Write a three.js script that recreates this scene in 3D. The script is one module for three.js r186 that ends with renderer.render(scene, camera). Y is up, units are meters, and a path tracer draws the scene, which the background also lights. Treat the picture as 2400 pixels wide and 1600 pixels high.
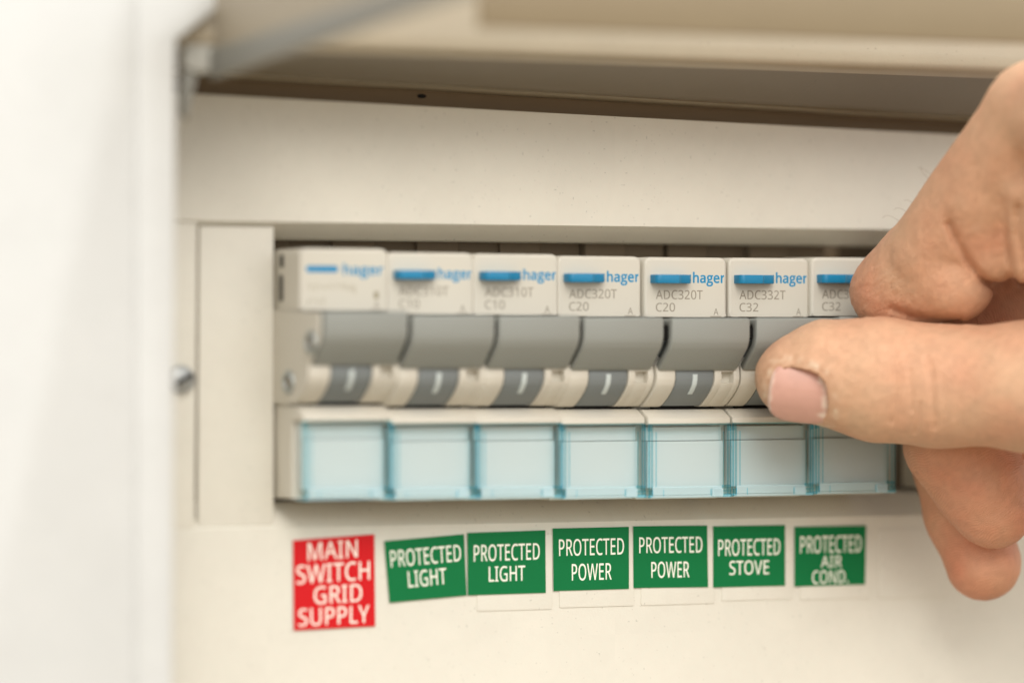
import * as THREE from 'three';
import { mergeGeometries, toCreasedNormals, mergeVertices } from 'three/addons/utils/BufferGeometryUtils.js';
import { RoundedBoxGeometry } from 'three/addons/geometries/RoundedBoxGeometry.js';

// ------------------------------------------------------------------ camera, sky, sun, exposure
const MM = 0.001, YAW = THREE.MathUtils.degToRad(27);
const scene = new THREE.Scene();
const camera = new THREE.PerspectiveCamera(2 * Math.atan(800 / 11170) * 180 / Math.PI, 1024 / 682, 0.05, 50);
camera.position.set(-0.344999, -0.016175, 0.762702);
camera.rotation.set(0, -YAW, 0);
camera.focus = 0.875;
camera.userData.fStop = 4.8;
const renderer = new THREE.WebGLRenderer({ antialias: true });
renderer.toneMapping = THREE.LinearToneMapping;
renderer.toneMappingExposure = 1.5;
renderer.shadowMap.enabled = true;
renderer.shadowMap.type = THREE.PCFSoftShadowMap;

const SUN = new THREE.Vector3(-0.24, 0.58, 0.80).normalize();
{ // an overcast sky: brighter towards the zenith and the veiled sun, warm ground below
  const W = 256, H = 128, d = new Float32Array(W * H * 4);
  for (let r = 0; r < H; r++) for (let c = 0; c < W; c++) {
    const el = ((r + 0.5) / H - 0.5) * Math.PI, az = ((c + 0.5) / W - 0.5) * 2 * Math.PI;
    const x = Math.cos(el) * Math.cos(az), y = Math.sin(el), z = Math.cos(el) * Math.sin(az);
    const glow = Math.pow(Math.max(0, x * SUN.x + y * SUN.y + z * SUN.z), 3);
    let R, G, B;
    if (y > 0) { const b = 0.80 + 0.10 * y + 0.62 * glow; R = b * 1.0; G = b * 0.985; B = b * 0.97; }
    else { R = 0.38; G = 0.315; B = 0.225; }
    d.set([R, G, B, 1], (r * W + c) * 4);
  }
  const t = new THREE.DataTexture(d, W, H, THREE.RGBAFormat, THREE.FloatType);
  t.mapping = THREE.EquirectangularReflectionMapping; t.magFilter = THREE.LinearFilter; t.needsUpdate = true;
  scene.background = t; scene.environment = t;
}
const sun = new THREE.DirectionalLight(new THREE.Color(1, 0.955, 0.89), 1.05);
sun.position.copy(SUN).multiplyScalar(2); sun.target.position.set(0.06, -0.02, 0);
sun.castShadow = true; sun.shadow.radius = 48; sun.shadow.mapSize.set(2048, 2048);
Object.assign(sun.shadow.camera, { left: -0.25, right: 0.25, top: 0.25, bottom: -0.25, near: 0.5, far: 4 });
scene.add(sun, sun.target);

// ------------------------------------------------------------------ helpers
let seed = 7;
const rnd = () => { seed = (seed * 1664525 + 1013904223) >>> 0; return seed / 4294967296; };
const used = new Map();
function numbered(n) { const k = used.get(n) ?? 0; used.set(n, k + 1); return k ? n + '_' + String(k).padStart(3, '0') : n; }
function shadows(o) { o.traverse((m) => { if (m.isMesh) { m.castShadow = true; m.receiveShadow = true; } }); return o; }
function thing(name, label, category, pos = [0, 0, 0], group) {
  const g = new THREE.Group(); g.name = numbered(name); g.position.set(pos[0] * MM, pos[1] * MM, pos[2] * MM);
  g.userData = { label, category }; if (group) g.userData.group = group;
  scene.add(g); return g;
}
function part(name, geo, material, parent) {
  const list = [].concat(geo).map((g) => { const q = g.index ? g.toNonIndexed() : g; for (const k of Object.keys(q.attributes)) if (!['position', 'normal', 'uv'].includes(k)) q.deleteAttribute(k); return q; });
  const g = list.length > 1 ? mergeGeometries(list) : list[0];
  g.scale(MM, MM, MM);
  const m = new THREE.Mesh(g, material); m.name = name; parent.add(m); return m;
}
// outline of [x, y] points as a slab from z0 to z1, edges rounded by b
function slab(pts, z0, z1, b = 0.3, holes = [], seg = 2) {
  const s = Array.isArray(pts) ? new THREE.Shape(pts.map((p) => new THREE.Vector2(...p))) : pts;
  for (const h of holes) s.holes.push(new THREE.Path(h.map((p) => new THREE.Vector2(...p))));
  const g = new THREE.ExtrudeGeometry(s, { depth: z1 - z0 - 2 * b, bevelEnabled: b > 0, bevelThickness: b, bevelSize: b, bevelOffset: -b, bevelSegments: seg, curveSegments: 6, steps: 1 });
  g.translate(0, 0, z0 + b); return toCreasedNormals(g, 0.6);
}
// profile of [z, y] points swept along x from x0 to x1
function sweep(pts, x0, x1, b = 0.2, crease = 0.5) {
  const s = new THREE.Shape(pts.map(([z, y]) => new THREE.Vector2(-z, y)));
  const g = new THREE.ExtrudeGeometry(s, { depth: x1 - x0 - 2 * b, bevelEnabled: b > 0, bevelThickness: b, bevelSize: b, bevelOffset: -b, bevelSegments: 2, curveSegments: 6, steps: 1 });
  g.translate(0, 0, b); g.rotateY(Math.PI / 2); g.translate(x0, 0, 0); return toCreasedNormals(g, crease);
}
function rbox(x0, x1, y0, y1, z0, z1, r = 0.15) { const g = new RoundedBoxGeometry(x1 - x0, y1 - y0, z1 - z0, 2, r); g.translate((x0 + x1) / 2, (y0 + y1) / 2, (z0 + z1) / 2); return g; }
function roundRect(x0, x1, y0, y1, rTop, rBot) {
  const s = new THREE.Shape();
  s.moveTo(x0 + rBot, y0); s.lineTo(x1 - rBot, y0); s.quadraticCurveTo(x1, y0, x1, y0 + rBot); s.lineTo(x1, y1 - rTop); s.quadraticCurveTo(x1, y1, x1 - rTop, y1);
  s.lineTo(x0 + rTop, y1); s.quadraticCurveTo(x0, y1, x0, y1 - rTop); s.lineTo(x0, y0 + rBot); s.quadraticCurveTo(x0, y0, x0 + rBot, y0); return s;
}
function sheet(x0, x1, y0, y1, z) { const g = new THREE.PlaneGeometry(x1 - x0, y1 - y0); g.translate((x0 + x1) / 2, (y0 + y1) / 2, z); return g; }

// value noise
const NP = 64, ntab = new Float32Array(NP * NP * NP).map(() => rnd() * 2 - 1);
const sm = (t) => t * t * (3 - 2 * t);
function noise3(x, y, z) {
  const xi = Math.floor(x), yi = Math.floor(y), zi = Math.floor(z), fx = sm(x - xi), fy = sm(y - yi), fz = sm(z - zi), m = NP - 1;
  const a = (i, j, k) => ntab[((xi + i) & m) + NP * (((yi + j) & m) + NP * ((zi + k) & m))];
  const l = (p, q, t) => p + (q - p) * t;
  return l(l(l(a(0, 0, 0), a(1, 0, 0), fx), l(a(0, 1, 0), a(1, 1, 0), fx), fy), l(l(a(0, 0, 1), a(1, 0, 1), fx), l(a(0, 1, 1), a(1, 1, 1), fx), fy), fz);
}
function dataTex(w, h, f, srgb, repeat) {
  const d = new Uint8Array(w * h * 4);
  for (let y = 0; y < h; y++) for (let x = 0; x < w; x++) { const v = f(x, y); for (let c = 0; c < 3; c++) d[(y * w + x) * 4 + c] = Math.max(0, Math.min(255, (Array.isArray(v) ? v[c] : v) * 255)); d[(y * w + x) * 4 + 3] = 255; }
  const t = new THREE.DataTexture(d, w, h); t.magFilter = THREE.LinearFilter; t.minFilter = THREE.LinearFilter; t.wrapS = t.wrapT = THREE.RepeatWrapping;
  if (srgb) t.colorSpace = THREE.SRGBColorSpace; if (repeat) t.repeat.set(repeat, repeat); t.needsUpdate = true; return t;
}
// uv in metres for anything flat: x-y of the vertex
function uvXY(g, s = 1) { const p = g.attributes.position, u = new Float32Array(p.count * 2); for (let i = 0; i < p.count; i++) { u[2 * i] = p.getX(i) * s; u[2 * i + 1] = p.getY(i) * s; } g.setAttribute('uv', new THREE.BufferAttribute(u, 2)); return g; }

// ------------------------------------------------------------------ materials
const lin = (r, g, b) => new THREE.Color().setRGB(r, g, b);
const peel = dataTex(256, 256, (x, y) => 0.5 + 0.22 * noise3(x / 8, y / 8, 1) + 0.16 * noise3(x / 4, y / 4, 9) + 0.10 * noise3(x / 2, y / 2, 20));
// paint with faint grime: multiplies the colour
const grime = dataTex(512, 512, (x, y) => { const n = noise3(x / 64, y / 64, 3) * 0.5 + noise3(x / 16, y / 16, 5) * 0.3 + noise3(x / 8, y / 8, 31) * 0.2; let v = 0.985 + 0.016 * n; const s = noise3(x * 0.5, y * 0.5, 40) + noise3(x / 4, y / 4, 44) * 0.5; if (s > 1.13) v -= 0.16 * Math.min(1, (s - 1.13) * 6); return [v, v * 0.998, v * 0.99]; }, true);
function paint(color, rough, bump = 0.00002, uvScale = 1) {
  const m = new THREE.MeshPhysicalMaterial({ color, roughness: rough });
  m.bumpMap = peel.clone(); m.bumpMap.repeat.set(1 / 10, 1 / 10); m.bumpScale = bump;
  m.map = grime.clone(); m.map.repeat.set(1 / 70, 1 / 70); return m;
}
const M = {
  cover: paint(lin(0.705, 0.675, 0.595), 0.42),
  white: paint(lin(0.625, 0.635, 0.63), 0.38),
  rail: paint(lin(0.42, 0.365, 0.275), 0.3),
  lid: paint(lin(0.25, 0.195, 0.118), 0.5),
  rail_shade: paint(lin(0.145, 0.112, 0.066), 0.32),  // rail paint darkened: the shade under the rail is put into this colour
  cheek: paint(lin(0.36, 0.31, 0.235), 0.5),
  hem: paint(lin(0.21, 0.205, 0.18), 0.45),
  galv: paint(lin(0.40, 0.395, 0.36), 0.45),
  plastic: new THREE.MeshPhysicalMaterial({ color: lin(0.63, 0.595, 0.51), roughness: 0.48, bumpMap: peel, bumpScale: 0.000015 }),
  shade: new THREE.MeshStandardMaterial({ color: lin(0.30, 0.22, 0.135), roughness: 0.7 }),  // cream browned down, with the shade of the recesses mixed into the colour
  case: new THREE.MeshStandardMaterial({ color: lin(0.22, 0.17, 0.11), roughness: 0.7 }),  // dark brown for the cream rear case, carrying the shade inside the gap
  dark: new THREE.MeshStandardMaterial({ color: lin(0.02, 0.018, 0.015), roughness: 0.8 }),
  stem: new THREE.MeshPhysicalMaterial({ color: lin(0.185, 0.205, 0.205), roughness: 0.5 }),
  toggle: new THREE.MeshPhysicalMaterial({ color: lin(0.275, 0.285, 0.26), roughness: 0.45, bumpMap: peel, bumpScale: 0.00001 }),
  mark: new THREE.MeshStandardMaterial({ color: lin(0.56, 0.62, 0.61), roughness: 0.5 }),
  blue: new THREE.MeshPhysicalMaterial({ color: lin(0.006, 0.205, 0.39), roughness: 0.35 }),
  clear: new THREE.MeshPhysicalMaterial({ color: lin(0.955, 0.985, 0.99), roughness: 0.04, transmission: 1, thickness: 0, ior: 1.5 }),
  rib: new THREE.MeshPhysicalMaterial({ color: lin(0.955, 0.988, 0.994), roughness: 0.05, transmission: 1, thickness: 0, ior: 1.55 }),
  edge: new THREE.MeshPhysicalMaterial({ color: lin(0.66, 0.91, 0.97), roughness: 0.08, transmission: 1, thickness: 0, ior: 1.5 }),
  lip: new THREE.MeshPhysicalMaterial({ color: lin(0.76, 0.90, 0.93), roughness: 0.12, transmission: 0.6, thickness: 0, ior: 1.5 }),
  card: new THREE.MeshStandardMaterial({ color: lin(0.62, 0.65, 0.64), roughness: 0.7 }),
  dull: new THREE.MeshStandardMaterial({ color: lin(0.42, 0.45, 0.44), roughness: 0.45, metalness: 0.7 }),
  steel: new THREE.MeshStandardMaterial({ color: lin(0.40, 0.41, 0.40), roughness: 0.5, metalness: 0.9 }),
};

// ------------------------------------------------------------------ the cabinet: side flange, top rail, raised lid
const cabinet = thing('cabinet_frame', 'white painted cabinet frame with broad side flange and raised door edge', 'cabinet');
{
  const c1 = slab([[-80, -130], [-38.6, -130], [-38.3, 33], [-38.3, 60], [-80, 60]], 20.4, 22, 0.4);
  part('side_flange', uvXY(c1), M.white, cabinet);
  const e = slab([[-38.6, -130], [-31.9, -130], [-31.2, -40], [-30.7, 34.9], [-29.9, 35.1], [-21.4, 41.6], [-4, 55], [-4, 60], [-38.3, 60], [-38.3, 33]], 20.3, 21.9, 0.5);
  { const p = e.attributes.position; for (let i = 0; i < p.count; i++) if (p.getX(i) > -38.7) p.setZ(i, p.getZ(i) - (p.getX(i) + 38.7) * 0.07 - 0.1); e.computeVertexNormals(); }
  part('edge_strip', uvXY(toCreasedNormals(e, 0.6)), M.white, cabinet);
  part('side_wall', uvXY(slab([[-41, -130], [-39.4, -130], [-39.4, 60], [-41, 60]], -32, 20.3, 0.1)), M.white, cabinet);
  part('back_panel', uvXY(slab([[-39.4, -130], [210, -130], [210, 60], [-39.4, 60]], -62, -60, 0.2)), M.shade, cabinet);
  // the rail above the cover, its underside growing wider to the right
  const L = [[17.1, 70], [17.1, 37.6], [17.2, 35.6], [16.9, 34.9], [16.2, 34.35], [15.2, 34.0], [13.8, 33.7], [4, 32.9], [-2.5, 32.3], [-4, 31.9], [-4.2, 31.6], [-16, 31.4], [-16, 70], [16.0, 70.2]];
  const Rr = [[17.1, 70], [17.1, 36.6], [17.2, 34.8], [16.9, 34.0], [16.2, 33.3], [15.2, 32.8], [13.8, 32.3], [4, 28.3], [-2.5, 25.2], [-4, 24.5], [-4.2, 24.1], [-16, 23.9], [-16, 70], [16.0, 70.2]];
  const n = L.length, steps = 24;
  const P = (i, t) => { const j = (i + n) % n; return [-40 + 250 * t, L[j][1] + (Rr[j][1] - L[j][1]) * t + (j > 6 && j < 12 ? 0.12 * noise3(t * 14, j * 0.3, 2) : 0), L[j][0] + (Rr[j][0] - L[j][0]) * t]; };
  const loft = (i0, i1) => {
    const pos = []; for (let s = 0; s < steps; s++) for (let i = i0; i < i1; i++) { const a = P(i, s / steps), b = P(i + 1, s / steps), c = P(i + 1, (s + 1) / steps), d = P(i, (s + 1) / steps); pos.push(...a, ...b, ...c, ...a, ...c, ...d); }
    const g = new THREE.BufferGeometry(); g.setAttribute('position', new THREE.Float32BufferAttribute(pos, 3)); g.computeVertexNormals(); return uvXY(toCreasedNormals(g, 0.75));
  };
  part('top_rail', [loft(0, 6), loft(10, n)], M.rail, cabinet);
  part('rail_underside', loft(6, 10), M.rail_shade, cabinet);
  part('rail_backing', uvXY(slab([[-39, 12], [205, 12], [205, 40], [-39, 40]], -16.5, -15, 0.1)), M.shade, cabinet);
  // the door above, its folded side cheek seen from outside, and its tan folded return
  const y0 = 36.0, sl = 0.15;
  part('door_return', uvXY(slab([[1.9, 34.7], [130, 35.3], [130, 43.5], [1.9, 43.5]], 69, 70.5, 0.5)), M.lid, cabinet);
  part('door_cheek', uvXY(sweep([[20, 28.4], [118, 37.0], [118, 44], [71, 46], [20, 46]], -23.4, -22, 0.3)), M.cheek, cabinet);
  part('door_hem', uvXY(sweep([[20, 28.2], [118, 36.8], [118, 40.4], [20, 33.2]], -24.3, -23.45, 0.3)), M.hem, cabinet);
  part('hinge_plate', uvXY(slab([[-27.1, 38.6], [-18.8, 46.5], [-18.8, 30.2], [-24.3, 29.4], [-27.2, 30.4]], 14.6, 16.2, 0.5)), M.galv, cabinet);
  part('hinge_foot', uvXY(slab([[-27.3, 30.2], [-24.4, 29.3], [-26.3, 21.6], [-27.5, 22.4]], 14.2, 15.8, 0.4)), M.hem, cabinet);
  part('screw_hole', new THREE.SphereGeometry(1, 16, 10).scale(0.9, 0.4, 0.4).translate(32.8, 28.3, -14.8), M.dark, cabinet);
}

// ------------------------------------------------------------------ the cover panel around the breakers
const ZC = -10;
const cover = thing('cover_panel', 'cream cover panel with a long cut-out around the breakers', 'cover panel');
{
  // upper and lower fields with their inward-sloping edges, one profile each
  const up = [[ZC, 5.05], [ZC, 30], [ZC - 1.6, 30], [ZC - 1.6, 7.2], [ZC - 6.5, 3.4], [ZC - 12, 3.2], [ZC - 12, 2.0], [ZC - 5.4, 2.2]];
  const g1 = sweep(up, -32, 200, 0.35);
  { const p = g1.attributes.position; for (let i = 0; i < p.count; i++) if (p.getY(i) > 20) { const X = p.getX(i); p.setY(i, p.getY(i) - 30 + 26.75 - 0.0225 * (X + 14) + (X < 70 ? 0.013 * (70 - X) * 0.5 : 0) + 0.07 * noise3(X * 0.25, 3, 1)); } g1.computeVertexNormals(); }
  part('upper_field', uvXY(toCreasedNormals(g1, 0.5)), M.cover, cover);
  const lo = [[ZC, -49.25], [ZC - 4.6, -44.95], [ZC - 12, -44.75], [ZC - 12, -46.2], [ZC - 5.4, -46.4], [ZC - 1.6, -50.4], [ZC - 1.6, -130], [ZC, -130]];
  part('lower_field', uvXY(sweep(lo, -32, 200, 0.35)), M.cover, cover);
  part('left_field', uvXY(slab([[-32, -49.0], [-13.9, -49.0], [-13.4, 4.8], [-32, 4.8]], ZC - 1.6, ZC - 0.05, 0.35)), M.cover, cover);
  part('right_field', uvXY(slab([[172, -49.0], [200, -49.0], [200, 4.8], [172, 4.8]], ZC - 1.6, ZC - 0.05, 0.35)), M.cover, cover);
  for (const [x0, x1, y1, y0] of [[41.5, 56.9, -51.5, -65.1], [58.4, 73.9, -51.2, -64.9], [75.4, 91.0, -51.2, -64.9], [92.5, 107.7, -51.4, -64.5], [109.4, 124.9, -51.6, -64.7], [126.6, 142.0, -51.6, -64.8]])
    part('marking_strip', uvXY(slab(roundRect(x0, x1, y0, y1, 0.4, 0.4), ZC - 0.05, ZC + 0.16, 0.06)), M.cover, cover);
  const sc = part('screw', [new THREE.CylinderGeometry(2.3, 2.5, 1.2, 28).rotateX(Math.PI / 2).translate(-16.7, -22.8, ZC + 0.55), new THREE.SphereGeometry(2.3, 24, 8, 0, 6.284, 0, 1.2).rotateX(Math.PI / 2).scale(1, 1, 0.35).translate(-16.7, -22.8, ZC + 0.85)], M.steel, cover);
  part('slot', new THREE.BoxGeometry(3.4, 0.7, 0.4).rotateZ(0.5).translate(-16.7, -22.8, ZC + 1.85), M.dark, sc);
}
// the plates that close the unused poles
{
  const a = thing('blanking_plate', 'plain cream blanking plate left of the first breaker', 'blanking plate');
  part('plate', uvXY(slab([[-13.2, -48.7], [1.5, -48.7], [1.5, 4.2], [-12.9, 4.2]], ZC - 1.8, ZC - 0.4, 0.4)), M.cover, a);
  const b = thing('blanking_plate', 'shaded cream blanking plate behind the curled fingers, right of the last clear cover', 'blanking plate');
  part('plate', uvXY(slab([[123.6, -47], [131.9, -47], [131.9, -1], [123.6, -1]], ZC - 13, ZC - 11, 0.4)), M.cover, b);
  part('plate', uvXY(slab([[132.3, -47], [137.2, -47], [137.2, -1], [132.3, -1]], ZC - 13, ZC - 11, 0.4)), M.cover, b);
}

// ------------------------------------------------------------------ print
function canvasTex(w, h, draw) {
  const c = document.createElement('canvas'); c.width = w; c.height = h; const x = c.getContext('2d'); draw(x, w, h);
  const t = new THREE.CanvasTexture(c); t.colorSpace = THREE.SRGBColorSpace; t.magFilter = THREE.LinearFilter; t.anisotropy = 8; return t;
}
// text stretched to fill exactly the box x0..x1, cap top yt, baseline yb
function fitText(x, s, x0, x1, yt, yb, opt = {}) {
  const F = 200; x.save(); x.font = (opt.bold ? 'bold ' : '') + F + 'px sans-serif'; x.textBaseline = 'alphabetic';
  const m = x.measureText(s), l = -m.actualBoundingBoxLeft, r = m.actualBoundingBoxRight, cap = x.measureText(opt.ref ?? 'E').actualBoundingBoxAscent;
  const sx = (x1 - x0) / (r - l), sy = (yb - yt) / cap;
  x.translate(x0, yb); x.scale(sx, sy); x.fillStyle = opt.color; x.fillText(s, -l, 0);
  if (opt.stroke) { x.strokeStyle = opt.color; x.lineWidth = opt.stroke; x.lineJoin = 'round'; x.strokeText(s, -l, 0); }
  x.restore();
}
const PX = 24;
function faceTexture(kind, model, rating) {
  return canvasTex(Math.round(16.0 * PX), Math.round(10.2 * PX), (x, w, h) => {
    const X = (mm) => (mm - 0.8) * PX, Y = (mm) => (-mm - 0.7) * PX;
    x.fillStyle = '#' + new THREE.Color(0.63, 0.595, 0.51).getHexString(); x.fillRect(0, 0, w, h);
    for (let i = 0; i < 60; i++) { x.fillStyle = `rgba(110,90,60,${0.05 + 0.12 * rnd()})`; x.fillRect(rnd() * w, rnd() * h, 1 + rnd() * 2, 1 + rnd() * 2); }
    const blue = '#0884b6', grey = '#8f8676';
    fitText(x, 'hager', X(kind === 'main' ? 8.6 : 10.3), X(kind === 'main' ? 16.4 : 16.95), Y(-2.7), Y(-4.62), { color: blue, ref: 'h', stroke: 9 });
    x.fillStyle = blue; x.beginPath(); x.arc(X(9.7), Y(-3.3), 4, 0, 7); x.arc(X(9.7), Y(-4.2), 4, 0, 7); x.fill();
    if (kind === 'main') { x.beginPath(); x.roundRect(X(1.4), Y(-3.1), 6.2 * PX, 1.15 * PX, 0.5 * PX); x.fill(); }
    if (kind === 'main') { x.fillStyle = 'rgba(150,138,112,0.5)'; for (let i = 0; i < 26; i++) x.fillRect(X(1.6 + (i % 19) * 0.5 + 0.12 * rnd()), Y(i < 19 ? -6.1 : -8.6) + 0.5 * PX * rnd(), (0.12 + 0.22 * rnd()) * PX, (0.5 + 0.9 * rnd()) * PX); x.fillStyle = 'rgba(140,128,100,0.75)'; x.fillRect(X(14.6), Y(-7.6), 0.9 * PX, 1.3 * PX); }
    else {
      fitText(x, model, X(2.5), X(12.3), Y(-6.0), Y(-7.65), { color: grey });
      fitText(x, rating, X(2.5), X(6.5), Y(-8.35), Y(-9.9), { color: grey });
    }
    fitText(x, 'A', X(14.6), X(15.6), Y(-9.35), Y(-10.55), { color: grey });
    x.fillStyle = grey; x.fillRect(X(13.9), Y(-10.75), 2.3 * PX, 3); x.fillRect(X(2.3), Y(-10.85), 4 * PX, 3);
  });
}

// ------------------------------------------------------------------ a circuit breaker; x from its left edge, y from its top edge
const CHEEK = [[-12, -11], [-4, -11], [-4, -17.5], [2.5, -19.2], [4.5, -20.0], [4.7, -21.2], [4.7, -22.2], [4.3, -23.3], [3.3, -24.45], [1.8, -25.65], [-0.1, -26.85], [-1.2, -27.3], [-12, -27.3]];
const STEM = [[-9, -16], [2, -15], [4.3, -20], [4.45, -21.2], [4.45, -22.2], [4.1, -23.25], [3.1, -24.4], [1.6, -25.6], [-0.2, -26.75], [-0.9, -27.15], [-9, -27.15]];
const GRIP = [[1.5, -11.6], [9.7, -11.1], [10.15, -11.4], [10.2, -12.2], [10.15, -14.6], [9.9, -15.6], [9.3, -16.7], [5.4, -20.4], [4.75, -20.65], [3.9, -20.3], [4.2, -19.4], [8.0, -15.9], [8.5, -14.6], [8.5, -13.0], [8.2, -12.5], [1.5, -12.4]];
function makeBreaker(kind, model, rating) {
  const b = thing('circuit_breaker', '', 'circuit breaker', [0, 0, 0], 'breakers in the row');
  const dent = [...CHEEK.slice(0, 5), [4.62, -20.9], [3.0, -21.0], [3.0, -22.85], [4.45, -22.95], ...CHEEK.slice(7)];
  const right = mergeGeometries([sweep(CHEEK, 12.25, 13.6, 0.02), sweep(dent, 13.6, 16.2, 0.02), sweep(CHEEK, 16.2, 17.35, 0.02)]);
  const body = part('body', [
    slab(roundRect(0.2, 17.4, -10.95, 0, 1.5, 0.1), -12, 0, 0.55, [], 3),
    sweep(CHEEK, 0.2, 4.0, 0.12), right,
    sweep([[-12, -27.8], [-1.5, -27.8], [-1.1, -27.95], [0.9, -29.0], [1.35, -29.4], [1.4, -30.3], [1.0, -30.55], [-3.4, -30.6], [-3.4, -44.2], [-12, -44.2]], 0.2, 17.4, 0.3),
    rbox(0.4, 17.2, -43.6, -1, -20, -5.5, 0.2),
  ], M.plastic, b);
  part('rear_case', [slab([[0.2, -52], [8.6, -52], [8.6, 24], [0.2, 24]], -44, -23, 0.3), slab([[8.9, -52], [17.4, -52], [17.4, 24], [8.9, 24]], -44, -24, 0.3)], M.case, b);
  if (kind === 'main') { // its bare left flank with two rivets and two dark openings
    const fl = part('side_plate', sweep([[-12, -10.9], [8.6, -11.25], [9.2, -11.9], [9.2, -15], [8.4, -16.8], [4.6, -20.6], [4.75, -22.2], [4.3, -23.3], [3.3, -24.45], [1.8, -25.65], [-0.1, -26.85], [-1.2, -27.4], [-12, -27.4]], -0.25, 0.18, 0.12), M.plastic, b);
    for (const [z, y] of [[5.9, -16.6], [-3.6, -23.6]]) { const rv = part('rivet', new THREE.TorusGeometry(1.7, 0.5, 10, 24).rotateY(Math.PI / 2).translate(-0.3, y, z), M.dull, fl); part('rivet_hole', new THREE.CylinderGeometry(1.3, 1.3, 0.3, 20).rotateZ(Math.PI / 2).translate(-0.2, y, z), M.case, rv); }
    for (const [z, y, h] of [[-7.6, -2.2, 2.2], [-7.8, -7, 4.6]]) part('opening', rbox(0.05, 0.4, y - h / 2, y + h / 2, z - 0.8, z + 0.6, 0.1), M.dark, b);
  }
  const face = part('printed_face', sheet(0.8, 16.8, -10.9, -0.7, 0.012), new THREE.MeshPhysicalMaterial({ map: faceTexture(kind, model, rating), roughness: 0.5, bumpMap: peel, bumpScale: 0.00001 }), b);
  const tg = part('toggle', sweep(GRIP, 0.3, 16.55, 0.4, 0.45), M.toggle, b);
  part('stem', sweep(STEM, 4.25, 12.05, 0.1), M.stem, tg);
  part('well_shade', sheet(0.3, 17.3, -18.5, -11.2, -3.4), M.dark, b);  // added dark sheet that paints the shade behind and between the toggles
  part('slot', rbox(4.0, 16.4, -28.2, -26.9, -5, -3.2, 0.1), M.dark, b);  // dark box added in the gap under the stem, its shade given as colour
  // the I mark, a thin strip that follows the stem
  const mk = [[4.2, -21.35], [4.52, -21.35], [4.52, -22.2], [4.18, -23.28], [3.18, -24.45], [2.5, -25.0], [2.2, -24.8]];
  part('on_mark', sweep(mk, 7.75, 8.7, 0.03), M.mark, tg);
  if (kind !== 'main') {
    const s = new THREE.Shape(); s.moveTo(1.35, 0); s.lineTo(1.3, 1.9); s.quadraticCurveTo(1.5, 2.7, 2.3, 2.75); s.lineTo(5.9, 2.75); s.lineTo(6.6, 2.2); s.lineTo(8.5, 1.8); s.lineTo(9.1, 1.3); s.lineTo(9.1, 0); s.closePath();
    const tb = new THREE.ExtrudeGeometry(s, { depth: 1.3, bevelEnabled: true, bevelThickness: 0.15, bevelSize: 0.15, bevelOffset: -0.15, bevelSegments: 2 });
    tb.rotateX(Math.PI / 2).translate(0, -3.35, 0); // outline y becomes depth
    part('test_button', toCreasedNormals(tb, 0.5), M.blue, b);
  }
  // the clear cover over the lower terminal
  const x0 = 0.22, x1 = 17.42, yt = -30.5, yb = kind === 'main' ? -44.3 : -43.9;
  const back = (list) => list.map((g) => g.translate(0, 0, -3.2));
  part('marking_card', back([rbox(x0 + 0.7, x1 - 0.7, yb + 1.8, -33.6, 0.6, 2.9, 0.1), rbox(x0 + 0.7, x1 - 0.7, -33.5, -31.0, 0.4, 2.2, 0.1)]), M.card, b);
  const tc = part('terminal_cover', back([rbox(x0, x1, yb, yt, 4.1, 4.6, 0.12), rbox(x0 + 0.55, x1 - 0.55, yt - 0.4, yt, 1.5, 4.05, 0.1),
    rbox(x0 + 1.1, x0 + 1.4, yb + 1.9, yt - 0.3, 2.6, 4.05, 0.08), rbox(x1 - 1.5, x1 - 1.2, yb + 1.9, yt - 0.3, 2.6, 4.05, 0.08)]), M.clear, b);
  part('cover_side', back([rbox(x0, x0 + 0.5, yb, yt, 2.2, 4.05, 0.1), rbox(x1 - 0.4, x1, yb, yt, 3.2, 4.05, 0.1)]), M.rib, tc);
  // edges of the moulding, where the light runs through more of it
  const line = (x, y0, y1, z, w = 0.2, d = 0.3) => rbox(x - w / 2, x + w / 2, y0, y1, z, z + d, 0.04);
  part('cover_edge', back([line(x0 + 0.1, yb, yt, 4.55), line(x0 + 0.65, yb, yt, 4.62, 0.12), line(x0 + 1.5, yb + 1.9, yt - 1.3, 4.62, 0.1), line(x1 - 0.1, yb, yt, 4.55), line(x1 - 0.7, yb, yt, 4.62, 0.12), line(x1 - 1.6, yb + 1.9, yt - 1.3, 4.62, 0.1),
    rbox(x0 + 0.1, x1 - 0.1, yt - 0.12, yt + 0.02, 4.1, 4.75, 0.04), line(x0 + 0.1, yt - 1.2, yt, 4.7, 0.7, 0.2), line(x1 - 0.35, yt - 1.2, yt, 4.7, 0.6, 0.2), line(x0 + 2.9, yb + 0.3, yb + 1.6, 5.0, 0.14, 0.1), line(x1 - 4.4, yb + 0.3, yb + 1.6, 5.0, 0.14, 0.1)]), M.edge, tc);
  part('cover_lip', back([rbox(x0 + 0.2, x1 - 0.2, yb + 0.02, yb + 0.5, 1.4, 5.0, 0.12), rbox(x0 + 0.7, x1 - 2.0, yb + 0.55, yb + 2.1, 4.62, 4.95, 0.12), rbox(x1 - 4.2, x1 - 1.9, yb + 0.2, yb + 1.7, 4.95, 5.25, 0.1)]), M.lip, tc);
  part('cover_clip', back([rbox(x1 - 1.9, x1 - 0.1, yb + 0.1, yb + 0.8, 4.65, 5.5, 0.2), rbox(x1 - 1.8, x1 - 0.2, yb + 0.9, yb + 1.5, 4.65, 5.4, 0.2), rbox(x1 - 2.0, x1 - 0.2, yb + 1.6, yb + 2.3, 4.65, 5.2, 0.15), rbox(x0 + 0.05, x0 + 0.7, yb + 0.2, yb + 1.6, 4.65, 5.2, 0.15)]), M.edge, tc);
  return b;
}
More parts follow.
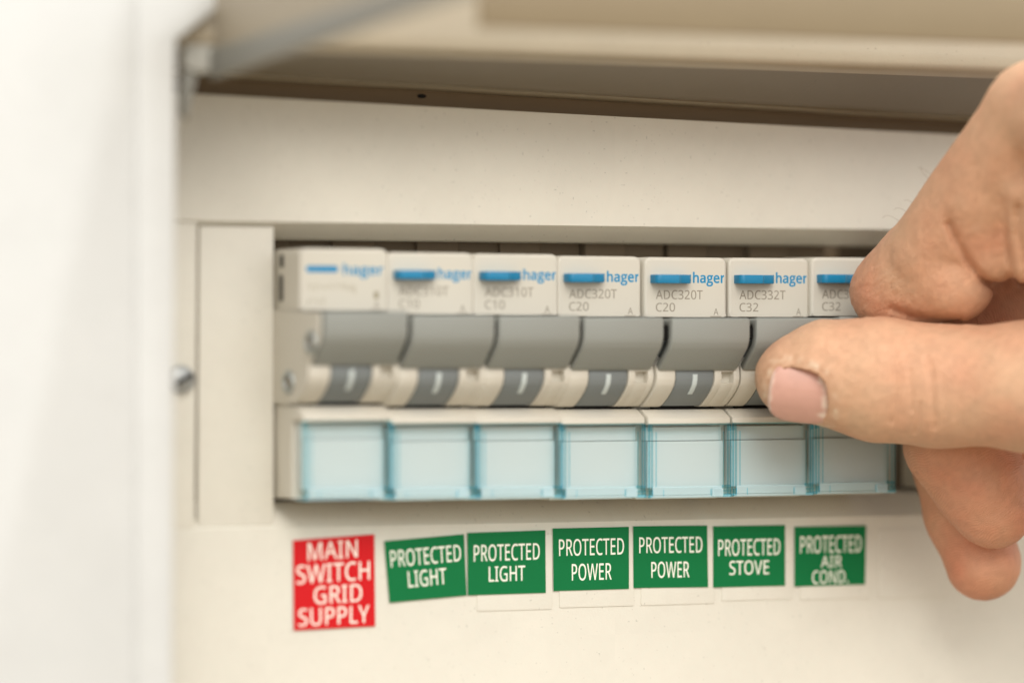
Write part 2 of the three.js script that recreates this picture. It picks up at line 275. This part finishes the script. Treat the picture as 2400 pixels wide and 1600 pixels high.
const row = [ // left edge, top edge, front, kind, model, rating, label
  [1.7, 0.25, -0.3, 'main', '', '', 'main switch above the red label, a flat blue bar printed on its face'],
  [18.6, -0.35, 0, 'rcbo', 'ADC310T', 'C10', 'breaker above the tilted green light label, next to the main switch'],
  [35.6, -0.45, 0.1, 'rcbo', 'ADC310T', 'C10', 'breaker above the straight green light label'],
  [52.7, -0.7, 0, 'rcbo', 'ADC320T', 'C20', 'breaker printed C20 above the power label beside the light label'],
  [70.2, -0.8, 0.7, 'rcbo', 'ADC320T', 'C20', 'breaker printed C20 above the power label beside the stove label'],
  [88.1, -0.75, 0.1, 'rcbo', 'ADC332T', 'C32', 'breaker printed C32 above the stove label, its grip end under the thumb tip'],
  [105.3, -0.55, 0.9, 'rcbo', 'ADC332T', 'C32', 'breaker above the air conditioning label, its grip pinched by thumb and finger'],
  [137.4, -0.6, 0.2, 'rcbo', 'ADC332T', 'C32', 'breaker almost hidden behind the hand, past the blanking plate'],
];
for (const [x, y, z, kind, model, rating, label] of row) { const b = makeBreaker(kind, model, rating); b.position.set(x * MM, y * MM, z * MM); b.userData.label = label; }

// ------------------------------------------------------------------ the coloured circuit labels, four corners each, on the lower field
function sticker(name, label, corners, color, lines, group) {
  const [a, b, c, d] = corners, cx = (a[0] + b[0] + c[0] + d[0]) / 4, cy = (a[1] + b[1] + c[1] + d[1]) / 4;
  const o = thing(name, label, 'label', [cx, cy, ZC + 0.16], group);
  const rel = corners.map(([x, y]) => [x - cx, y - cy]);
  const W = 640, H = Math.round(W * Math.hypot(a[0] - d[0], a[1] - d[1]) / Math.hypot(b[0] - a[0], b[1] - a[1]));
  const tex = canvasTex(W, H, (x, w, h) => {
    x.fillStyle = color; x.fillRect(0, 0, w, h);
    for (let i = 0; i < 500; i++) { x.fillStyle = rnd() > 0.5 ? 'rgba(255,255,255,0.035)' : 'rgba(0,0,0,0.045)'; const s = 1 + rnd() * 4; x.fillRect(rnd() * w, rnd() * h, s, s); }
    for (const [s, x0, x1, y0, y1, st] of lines) fitText(x, s, x0 * w, x1 * w, y0 * h, y1 * h, { color: '#f3efe2', stroke: st ?? 1 });
  });
  // backing with its cut edge, and the printed front bent a touch so that it is not dead flat
  part('backing', slab(rel, -0.02, 0.14, 0.03), M.label ??= new THREE.MeshStandardMaterial({ color: lin(0.62, 0.6, 0.55), roughness: 0.6 }), o);
  const N = 10, pos = [], uv = [], idx = [], [A, B, C, D] = rel.map(([x, y]) => [x * 0.997, y * 0.997]);
  for (let j = 0; j <= N; j++) for (let i = 0; i <= N; i++) {
    const u = i / N, v = j / N, w = [(1 - u) * v, u * v, u * (1 - v), (1 - u) * (1 - v)];
    pos.push(A[0] * w[0] + B[0] * w[1] + C[0] * w[2] + D[0] * w[3], A[1] * w[0] + B[1] * w[1] + C[1] * w[2] + D[1] * w[3], 0.2 + 0.03 * noise3(u * 3 + cx, v * 3, 4)); uv.push(u, v);
    if (i < N && j < N) { const k = j * (N + 1) + i; idx.push(k, k + 1, k + N + 2, k, k + N + 2, k + N + 1); }
  }
  const g = new THREE.BufferGeometry(); g.setAttribute('position', new THREE.Float32BufferAttribute(pos, 3)); g.setAttribute('uv', new THREE.Float32BufferAttribute(uv, 2)); g.setIndex(idx); g.computeVertexNormals();
  part('printed_film', g, new THREE.MeshPhysicalMaterial({ map: tex, roughness: 0.6, specularIntensity: 0.45, bumpMap: peel, bumpScale: 0.000012 }), o);
}
const GREEN = '#006d3a', grp = 'green circuit labels under the breakers';
sticker('circuit_label', 'red square label reading MAIN SWITCH GRID SUPPLY', [[4.76, -51.47], [20.85, -50.68], [21.02, -67.24], [4.93, -67.57]], '#c8141b',
  [['MAIN', .18, .79, .045, .235, 0], ['SWITCH', .04, .94, .285, .485, 0], ['GRID', .25, .84, .53, .72, 0], ['SUPPLY', .06, .93, .765, .955, 0]]);
sticker('circuit_label', 'green label reading PROTECTED LIGHT, stuck on tilted', [[22.75, -51.97], [38.81, -51.01], [39.33, -62.13], [23.79, -63.09]], GREEN, [['PROTECTED', .06, .95, .165, .43], ['LIGHT', .26, .75, .52, .78]], grp);
sticker('circuit_label', 'green label reading PROTECTED LIGHT, stuck on straight', [[39.42, -50.78], [55.4, -50.6], [55.49, -62.05], [39.51, -62.14]], GREEN, [['PROTECTED', .08, .925, .2, .46], ['LIGHT', .27, .735, .55, .79]], grp);
sticker('circuit_label', 'green label reading PROTECTED POWER, beside the straight LIGHT label', [[56.84, -50.31], [72.75, -50.27], [72.75, -61.74], [57.02, -61.77]], GREEN, [['PROTECTED', .08, .935, .18, .44], ['POWER', .245, .77, .58, .84]], grp);
sticker('circuit_label', 'green label reading PROTECTED POWER, beside the STOVE label', [[73.57, -50.2], [89.3, -50.32], [89.49, -61.81], [73.66, -61.6]], GREEN, [['PROTECTED', .08, .93, .18, .435], ['POWER', .24, .75, .58, .835]], grp);
sticker('circuit_label', 'green label reading PROTECTED STOVE', [[90.51, -50.5], [106.04, -50.53], [106.04, -61.95], [90.51, -61.91]], GREEN, [['PROTECTED', .07, .93, .22, .485], ['STOVE', .225, .775, .575, .8]], grp);
sticker('circuit_label', 'green label reading PROTECTED AIR COND.', [[108.03, -50.89], [123.75, -50.92], [123.55, -62.11], [108.03, -62.16]], GREEN, [['PROTECTED', .08, .94, .165, .445], ['AIR', .37, .665, .5, .695], ['COND.', .25, .76, .745, .965]], grp);

// ------------------------------------------------------------------ the hand: one skin meshed from a distance field, in millimetres about a point on the thumb
const HAND_AT = [103.42, -22.377, 19.248];
const hand = thing('hand', 'bare hand pinching the grip of a breaker between thumb and index finger', 'hand', HAND_AT);
hand.rotation.y = -YAW;
{
  const smin = (a, b, k) => { const h = Math.max(k - Math.abs(a - b), 0) / k; return Math.min(a, b) - h * h * k * 0.25; };
  const smax = (a, b, k) => -smin(-a, -b, k);
  const bone = (x, y, z, a, b) => { // a, b: [x, y, z, radius]
    const ux = b[0] - a[0], uy = b[1] - a[1], uz = b[2] - a[2], px = x - a[0], py = y - a[1], pz = z - a[2];
    let t = (px * ux + py * uy + pz * uz) / (ux * ux + uy * uy + uz * uz); t = t < 0 ? 0 : t > 1 ? 1 : t;
    const qx = px - t * ux, qy = py - t * uy, qz = pz - t * uz; return Math.sqrt(qx * qx + qy * qy + qz * qz) - (a[3] + (b[3] - a[3]) * t);
  };
  const chain = (x, y, z, c, k) => { let d = 1e9; for (let i = 0; i + 1 < c.length; i++) d = smin(d, bone(x, y, z, c[i], c[i + 1]), k); return d; };
  const TH = [[-10.54, -0.31, 0.0, 7.3], [-5.04, 0.54, 0.0, 9.0], [4.57, -0.69, 1.0, 10.8], [15.24, -1.76, 3.0, 10.7], [31.58, -1.85, 9.0, 11.3], [52.96, -5.15, 21.0, 13], [76, -4.3, 28.0, 15]];
  const I1 = [[7.45, 15.3, -10.0, 7.2], [12.6, 20.8, -5.0, 7.2], [15.5, 22.4, -2.0, 8.3]], I1b = [[9.5, 15.9, -8.5, 7.4], [18.3, 17.2, -1.0, 7.7]];
  const I2 = [[14.91, 22.52, -2.0, 8.5], [31.58, 47.14, 16.0, 8.9]], I3 = [[31.58, 47.14, 16.0, 8.9], [53.26, 40.5, 51.0, 10.5]];
  const B1 = [[22.47, 31.55, 8.0, 5.6], [24.6, 22.4, 4.0, 5.9]], B2 = [[31.03, 34.0, 14.0, 6.0], [33.6, 22.0, 8.0, 6.6]];
  const MI = [[24.24, 12.69, -18.0, 7.3], [34.88, 14.87, -14.0, 8.0], [44, 36, -2, 8.8], [59.55, 37.34, 34.0, 10.5]];
  const RI = [[27.0, -24.92, -14.0, 7.2], [24.64, -20.19, -14.0, 8.3], [19.52, -12.71, -14.0, 8.5], [40, 4.62, -19.0, 8.8], [62, 27.51, 14.0, 10]];
  const LI = [[26.1, -35.07, -24.0, 7.1], [22.93, -25.7, -25.0, 7.3], [21.03, -16.96, -26.0, 7.4], [43.62, -4.2, -28.0, 7.8], [68.53, 13.97, 0, 9.5]];
  const PA = [[[58, 37, 40, 11], [80, 20, 34, 14]], [[62, 28, 22, 11], [84, 14, 28, 14]], [[66, 18, 8, 11], [88, 4, 24, 14]], [[76, -4, 28, 15], [92, 6, 32, 17]], [[90, 10, 31, 18], [130, 8, 40, 19]]];
  const NAIL = { c: [-9.6, -3.0, 0], ax: 0.0, tilt: 0.42 };
  const fThumb = (x, y, z) => {
    let d = chain(x, y, z, TH, 3);
    return d;
  };
  function field(x, y, z) {
    let th = fThumb(x, y, z);
    let ix = smin(chain(x, y, z, I1, 3), bone(x, y, z, ...I1b), 3);
    const mid = smin(bone(x, y, z, ...I2), bone(x, y, z, ...B1), 2.6);
    ix = smin(smin(mid, ix, 0.7), smin(bone(x, y, z, ...I3), bone(x, y, z, ...B2), 3), 1.6);
    const mi = chain(x, y, z, MI, 3), ri = chain(x, y, z, RI, 3), li = chain(x, y, z, LI, 3);
    let pa = 1e9; for (const [a, b] of PA) pa = smin(pa, bone(x, y, z, a, b), 9);
    let d = smin(smin(smin(ix, mi, 0.6), smin(ri, li, 0.6), 0.6), th, 0.5);
    return smin(d, pa, x > 45 ? 6 : 1);
  }
  const groove = (x, y, pts, w, dep) => { // distance to a polyline in the hand's x-y plane
    let m = 1e9; for (let i = 0; i + 1 < pts.length; i++) { const [ax, ay] = pts[i], [bx, by] = pts[i + 1], ux = bx - ax, uy = by - ay; let t = ((x - ax) * ux + (y - ay) * uy) / (ux * ux + uy * uy); t = t < 0 ? 0 : t > 1 ? 1 : t; m = Math.min(m, Math.hypot(x - ax - t * ux, y - ay - t * uy)); }
    return dep * Math.exp(-(m * m) / (w * w));
  };
  const WR = [[[[6.6, 2], [6.9, -3], [6.5, -8]], 0.7, 0.26], [[[12.6, 3], [13.2, -4], [13.8, -9]], 0.7, 0.32], [[[9.2, 1], [9.6, -6]], 0.5, 0.2], [[[11, -5], [10.6, -10]], 0.5, 0.28], [[[15, 0], [15.4, -8]], 0.5, 0.08]];
  const WI = [[[[16.5, 27.2], [18.3, 23.6], [20.6, 20.1], [23.6, 17.1], [26, 16.1]], 0.7, 0.95], [[[16.2, 28.4], [17.6, 25]], 1.1, 0.4], [[[28.4, 29.9], [28.7, 25.4], [29.8, 21], [31, 16.8]], 0.8, 0.9], [[[28.6, 34], [28.5, 29]], 1.4, 0.4], [[[20.9, 37.3], [20.9, 27]], 1.0, 0.18], [[[24.6, 38], [24.3, 31]], 1.1, 0.2], [[[7.3, 12.1], [10.5, 10.9], [13.8, 10.3], [19, 10]], 0.8, 0.6]];
  // nail plate frame: centre, axis along the thumb, outward normal turned down towards the viewer
  const nc = new THREE.Vector3(-9.2, -1.7, 0), nn = new THREE.Vector3(-0.10, -0.27, 0.95).normalize(), na = new THREE.Vector3(1, -0.12, 0.06); na.addScaledVector(nn, -na.dot(nn)).normalize(); const nb = new THREE.Vector3().crossVectors(nn, na);
  const NLA = 5.85, NLB = 5.7, shear = (a, b) => (0.13 * (-b - 1)) * THREE.MathUtils.smoothstep(a, -4, 4);
  const nailOut = (a, b) => { const aa = (a - shear(a, b)) / NLA, bb = b / NLB; return Math.pow(Math.pow(Math.abs(aa), 3.2) + Math.pow(Math.abs(bb), 3.2), 1 / 3.2) - 1; }; // <0 inside
  const nailH = (a, b) => 0.35 - (b * b) / 17 - (a * a) / 70; // height over the plane through nc
  function surfaceAlong(a, b) { // where the bare thumb is met coming down the nail normal
    let t = 16; for (let i = 0; i < 60; i++) { const d = fThumb(nc.x + na.x * a + nb.x * b + nn.x * t, nc.y + na.y * a + nb.y * b + nn.y * t, nc.z + na.z * a + nb.z * b + nn.z * t); if (d < 0.005) break; t -= d * 0.9; } return t;
  }
  const top0 = surfaceAlong(0, 0);
  const plate = (a, b) => top0 - 0.02 - (b * b) / 15.0 - (a * a) / 60 - 0.02 * a;
  function detail(x, y, z, d) {
    let e = 0.10 * noise3(x / 5, y / 5, z / 5) + 0.045 * noise3(x / 1.6 + 9, y / 1.6, z / 1.6) + 0.03 * noise3(x / 0.8, y / 0.8 + 5, z / 0.8);
    if (z > 0 && y < 9 && y > -13) for (const w of WR) e -= groove(x, y, ...w);
    if (z > -8 && y > 8.5) for (const w of WI) e -= groove(x, y, ...w);
    // dry wrinkled skin on the index fingertip
    const tip = Math.exp(-((x - 3.5) ** 2 + (y - 15.5) ** 2) / 40); e += tip * 0.16 * noise3((x + y) / 2.2, (x - y) / 0.75, z / 2);
    return e;
  }
  function nailCut(x, y, z, d) {
    const px = x - nc.x, py = y - nc.y, pz = z - nc.z, a = px * na.x + py * na.y + pz * na.z, b = px * nb.x + py * nb.y + pz * nb.z, h = px * nn.x + py * nn.y + pz * nn.z;
    if (h < 2 || Math.abs(a) > 9 || Math.abs(b) > 9) return d;
    const o = nailOut(a, b) * 4.8;
    // flesh fold swelling around the plate, and a shallow bed under it
    const fold = a > -3 ? 0.14 * Math.exp(-((o - 0.9) ** 2) / 0.7) : 0.12 * Math.exp(-((o - 0.6) ** 2) / 0.5);
    d -= fold;
    const bed = Math.max(o + 0.6, plate(a, b) - 0.15 - h);
    return smax(d, -bed, 0.15);
  }
  const full = (x, y, z) => { let d = field(x, y, z); if (d < 2 && d > -2) { d -= detail(x, y, z, d); d = nailCut(x, y, z, d); } return smax(d, x - 104, 0.5); };

  // surface nets over the box, skipping blocks far from the skin
  function nets(f, lo, hi, h) {
    const nx = Math.ceil((hi[0] - lo[0]) / h) + 1, ny = Math.ceil((hi[1] - lo[1]) / h) + 1, nz = Math.ceil((hi[2] - lo[2]) / h) + 1, V = new Float32Array(nx * ny * nz).fill(9), S = 8;
    for (let k = 0; k < nz; k += S) for (let j = 0; j < ny; j += S) for (let i = 0; i < nx; i += S) {
      const c = f(lo[0] + (i + S / 2) * h, lo[1] + (j + S / 2) * h, lo[2] + (k + S / 2) * h), far = Math.abs(c) > S * h * 0.95 + 0.9;
      for (let c2 = k; c2 < Math.min(k + S, nz); c2++) for (let b = j; b < Math.min(j + S, ny); b++) for (let a = i; a < Math.min(i + S, nx); a++) V[a + nx * (b + ny * c2)] = far ? c : f(lo[0] + a * h, lo[1] + b * h, lo[2] + c2 * h);
    }
    const id = new Map(), P = [], idx = [], sx = 1, sy = nx, sz = nx * ny, off = [0, sx, sy, sx + sy, sz, sx + sz, sy + sz, sx + sy + sz];
    const EDG = [[0, 1], [2, 3], [4, 5], [6, 7], [0, 2], [1, 3], [4, 6], [5, 7], [0, 4], [1, 5], [2, 6], [3, 7]];
    for (let k = 0; k < nz - 1; k++) for (let j = 0; j < ny - 1; j++) for (let i = 0; i < nx - 1; i++) {
      const o = i + sy * j + sz * k; let m = 0; for (let q = 0; q < 8; q++) if (V[o + off[q]] < 0) m |= 1 << q; if (m === 0 || m === 255) continue;
      let x = 0, y = 0, z = 0, n = 0;
      for (const [a, b] of EDG) { if (((m >> a) & 1) === ((m >> b) & 1)) continue; const va = V[o + off[a]], vb = V[o + off[b]], t = va / (va - vb); x += (a & 1) + t * ((b & 1) - (a & 1)); y += ((a >> 1) & 1) + t * (((b >> 1) & 1) - ((a >> 1) & 1)); z += (a >> 2) + t * ((b >> 2) - (a >> 2)); n++; }
      id.set(o, P.length / 3); P.push(lo[0] + (i + x / n) * h, lo[1] + (j + y / n) * h, lo[2] + (k + z / n) * h);
    }
    for (const o of id.keys()) {
      const i = o % nx, j = Math.floor(o / nx) % ny, k = Math.floor(o / sz); if (!i || !j || !k) continue;
      const q = (e, u, v) => { const A = V[o] < 0, B = V[o + e] < 0; if (A === B) return; const a = id.get(o), b = id.get(o - u), c = id.get(o - u - v), d = id.get(o - v); if (b === undefined || c === undefined || d === undefined) return; if (A) idx.push(a, b, c, a, c, d); else idx.push(a, c, b, a, d, c); };
      q(sx, sy, sz); q(sy, sz, sx); q(sz, sx, sy);
    }
    return { P, idx };
  }
  const { P, idx } = nets(full, [-20, -45, -38], [105, 62, 66], 0.5);
  const nV = P.length / 3, N = new Float32Array(P.length), COL = new Float32Array(P.length), own = new Uint8Array(nV);
  const allBones = []; for (const c of [TH, I1, I1b, I2, I3, B1, B2, MI, RI, LI, ...PA]) for (let i = 0; i + 1 < c.length; i++) allBones.push([c[i], c[i + 1]]);
  const cum = (n) => [TH, I1, I1b, I2, I3, B1, B2, MI, RI, LI].slice(0, n).reduce((q, c) => q + c.length - 1, 0), RED0 = cum(7), RED1 = cum(10);
  for (let v = 0; v < nV; v++) {
    let x = P[3 * v], y = P[3 * v + 1], z = P[3 * v + 2]; const e = 0.12;
    const F0 = full(x, y, z); let gx = full(x + e, y, z) - full(x - e, y, z), gy = full(x, y + e, z) - full(x, y - e, z), gz = full(x, y, z + e) - full(x, y, z - e); const l = Math.hypot(gx, gy, gz) || 1; gx /= l; gy /= l; gz /= l;
    const step = Math.max(-0.25, Math.min(0.25, F0)); P[3 * v] = x -= gx * step; P[3 * v + 1] = y -= gy * step; P[3 * v + 2] = z -= gz * step;
    N[3 * v] = gx; N[3 * v + 1] = gy; N[3 * v + 2] = gz;
    let best = 1e9; for (let b = 0; b < allBones.length; b++) { const d = bone(x, y, z, ...allBones[b]); if (d < best) { best = d; own[v] = b; } }
    // skin tone: redder at the fingertips and in the folds, blotchy, paler dry patches
    const n1 = noise3(x / 9, y / 9, z / 9), n2 = noise3(x / 2.6 + 7, y / 2.6, z / 2.6), n3 = noise3(x / 0.9, y / 0.9, z / 0.9 + 3);
    let red = 0.2 + 0.36 * n1 + 0.15 * n2;
    for (const [tx, ty, tz, s] of [[27, -25, -14, 9], [26, -35, -24, 10], [6, 14, -8, 7], [24.5, 24, 8, 5]]) red += 0.55 * Math.exp(-((x - tx) ** 2 + (y - ty) ** 2 + (z - tz) ** 2) / (s * s));
    if (own[v] >= RED0 && own[v] < RED1) red += 0.42;
    let r = 0.665, g = 0.40, b = 0.245; r += (0.57 - r) * red; g += (0.25 - g) * red; b += (0.145 - b) * red;
    let m = 1 + 0.05 * n2 + 0.08 * n3;
    const px = x - nc.x, py = y - nc.y, pz = z - nc.z, aa = px * na.x + py * na.y + pz * na.z, bb = px * nb.x + py * nb.y + pz * nb.z, hh = px * nn.x + py * nn.y + pz * nn.z;
    if (hh > 2) { const o = nailOut(aa, bb) * 4.8, dry = Math.exp(-((o - 0.5) ** 2) / 0.35) * Math.max(0, n3 + 0.35 + 0.3 * n2); r += (0.80 - r) * dry * 0.6; g += (0.66 - g) * dry * 0.6; b += (0.48 - b) * dry * 0.6; if (o < -0.9) { r = 0.5; g = 0.22; b = 0.15; } }
    COL[3 * v] = r * m; COL[3 * v + 1] = g * m; COL[3 * v + 2] = b * m;
  }
  // uv round each bone, in millimetres, one bone per triangle so that no seam stretches
  const T = idx.length / 3, pos = new Float32Array(T * 9), nor = new Float32Array(T * 9), col = new Float32Array(T * 9), uv = new Float32Array(T * 6);
  const fr = allBones.map(([a, b]) => { const t = new THREE.Vector3(b[0] - a[0], b[1] - a[1], b[2] - a[2]), L = t.length(); t.divideScalar(L); const u = new THREE.Vector3(0, 0, 1).addScaledVector(t, -t.z); if (u.length() < 0.2) u.set(0, 1, 0).addScaledVector(t, -t.y); u.normalize(); return { a, t, u, w: new THREE.Vector3().crossVectors(t, u), r: (a[3] + b[3]) / 2 }; });
  for (let t = 0; t < T; t++) {
    const F = fr[own[idx[3 * t]]]; let a0 = 0;
    for (let c = 0; c < 3; c++) {
      const v = idx[3 * t + c]; for (let q = 0; q < 3; q++) { pos[9 * t + 3 * c + q] = P[3 * v + q]; nor[9 * t + 3 * c + q] = N[3 * v + q]; col[9 * t + 3 * c + q] = COL[3 * v + q]; }
      const x = P[3 * v] - F.a[0], y = P[3 * v + 1] - F.a[1], z = P[3 * v + 2] - F.a[2]; let an = Math.atan2(x * F.w.x + y * F.w.y + z * F.w.z, x * F.u.x + y * F.u.y + z * F.u.z);
      if (c === 0) a0 = an; else { if (an - a0 > Math.PI) an -= 2 * Math.PI; if (an - a0 < -Math.PI) an += 2 * Math.PI; }
      uv[6 * t + 2 * c] = an * F.r; uv[6 * t + 2 * c + 1] = Math.min(44, Math.max(-11, x * F.t.x + y * F.t.y + z * F.t.z)) + (own[idx[3 * t]] >= RED0 && own[idx[3 * t]] < RED1 ? 73 : 13);
    }
  }
  const g = new THREE.BufferGeometry(); g.setAttribute('position', new THREE.BufferAttribute(pos, 3)); g.setAttribute('normal', new THREE.BufferAttribute(nor, 3)); g.setAttribute('uv', new THREE.BufferAttribute(uv, 2)); g.setAttribute('color', new THREE.BufferAttribute(col, 3));
  g.scale(MM, MM, MM);
  // fine skin relief, 12 by 120 mm: crossing lines and pores below 60 mm, the ridges of the finger pads above
  const relief = dataTex(512, 2048, (x, y) => {
    const X = x / 42.67, Y = y / 17.07, pore = 0.1 * noise3(x / 4, Y * 10, 12);
    if (Y > 60) { const w = 2.2 * noise3(x / 128, Y / 5, 6) + 0.8 * noise3(x / 64, Y / 2, 9); return 0.55 + 0.085 * Math.sin((Y + w * 0.45) * 6.283 / 0.52) + pore; }
    const w = noise3(x / 32, Y * 1.3, 2) * 6, l1 = Math.abs(noise3((x + Y * 17 + w) / 8, Y * 1.3, 4)), l2 = Math.abs(noise3((Y * 42.67 + w) / 8, x / 32, 8));
    return 0.75 - 0.27 * Math.max(0, 1 - l1 * 7) - 0.21 * Math.max(0, 1 - l2 * 7) + pore;
  });
  relief.repeat.set(1 / 12, 1 / 120);
  const skin = new THREE.MeshPhysicalMaterial({ color: 0xffffff, vertexColors: true, roughness: 0.52, bumpMap: relief, bumpScale: 0.00028, sheen: 0.25, sheenColor: lin(0.9, 0.55, 0.4), sheenRoughness: 0.5, specularIntensity: 0.8 });
  const body = new THREE.Mesh(g, skin); body.name = 'skin'; hand.add(body);

  // the thumb nail: a curved plate with a pale end, a little thickness all round
  const NA = 40, NB = 36, q = [], nuv = [], nix = [], nc3 = [];
  const put = (a, b, drop) => { const h = plate(a, b) - drop; q.push(nc.x + na.x * a + nb.x * b + nn.x * h, nc.y + na.y * a + nb.y * b + nn.y * h, nc.z + na.z * a + nb.z * b + nn.z * h); };
  for (let j = 0; j <= NB; j++) for (let i = 0; i <= NA; i++) {
    const s = (i / NA) * 2 - 1, t = (j / NB) * 2 - 1, k = Math.pow(Math.pow(Math.abs(s), 6) + Math.pow(Math.abs(t), 6), 1 / 6) || 1, mx = Math.max(Math.abs(s), Math.abs(t)) / k; // square to superellipse
    const c = Math.pow(Math.pow(Math.abs(s), 3.2) + Math.pow(Math.abs(t), 3.2), 1 / 3.2) || 1, f = Math.max(Math.abs(s), Math.abs(t)) / c, b = t * f * NLB, a0 = s * f * NLA, a = a0 + shear(a0, b), edge = Math.max(Math.abs(s), Math.abs(t));
    put(a, b, edge > 0.97 ? 0.4 : 0.02 * noise3(b * 1.5, a * 0.15, 5));
    // pale growth at the root (right), pink bed, thin pale rim at the tip
    const n = noise3(a * 0.9, b * 0.9, 3), root = THREE.MathUtils.smoothstep(a - shear(a, b) + 0.8 * n + 0.10 * b, 2.9, 4.3), tip = THREE.MathUtils.smoothstep(-a + 0.3 * n, 5.0, 5.4);
    const p = [0.57, 0.315, 0.245], w = [0.74, 0.60, 0.49], mix = Math.min(1, root * (0.8 + 0.4 * n) + tip * 0.5);
    for (let z = 0; z < 3; z++) nc3.push((p[z] + (w[z] - p[z]) * mix) * (1 + 0.04 * n));
    if (i < NA && j < NB) { const o = j * (NA + 1) + i; nix.push(o, o + 1, o + NA + 2, o, o + NA + 2, o + NA + 1); }
  }
  const ng = new THREE.BufferGeometry(); ng.setAttribute('position', new THREE.Float32BufferAttribute(q, 3)); ng.setAttribute('color', new THREE.Float32BufferAttribute(nc3, 3)); ng.setIndex(nix); ng.computeVertexNormals(); ng.scale(MM, MM, MM);
  const nail = new THREE.Mesh(ng, new THREE.MeshPhysicalMaterial({ vertexColors: true, roughness: 0.42 })); nail.name = 'nail'; hand.add(nail);

  // short hairs along the back of the index finger
  const hairs = [];
  const hb = (t) => new THREE.Vector3(14.91 + 16.67 * t - 6.9, 22.52 + 24.6 * t + 4.9, -2 + 18 * t);
  for (const [t, l, bend, dz] of [[0.03, 3.2, 1.2, 0], [0.10, 2.2, 1.0, -0.5], [0.16, 1.6, 0.5, 0.6], [0.33, 3.0, -0.9, 0.5], [0.36, 3.4, 0.5, -0.4]]) {
    const p = hb(t); p.z += dz; let s = 0; for (let i = 0; i < 30 && (s = field(p.x, p.y, p.z)) > 0.02; i++) { p.x += s * 0.7 * 0.8; p.y -= s * 0.7 * 0.6; }
    const d = new THREE.Vector3(-0.8, 0.6, 0.1 * dz), n2 = new THREE.Vector3(-0.6, -0.8, 0);
    const c = new THREE.CatmullRomCurve3([p.clone().addScaledVector(d, -0.3), p.clone().addScaledVector(d, l * 0.45).addScaledVector(n2, bend * 0.15), p.clone().addScaledVector(d, l * 0.8).addScaledVector(n2, bend * 0.6), p.clone().addScaledVector(d, l * 0.85).addScaledVector(n2, bend * 1.2)]);
    hairs.push(new THREE.TubeGeometry(c, 10, 0.022, 4));
  }
  part('hair', hairs, new THREE.MeshStandardMaterial({ color: lin(0.22, 0.15, 0.09), roughness: 0.6 }), hand);
}
for (const o of scene.children) shadows(o);
renderer.render(scene, camera);
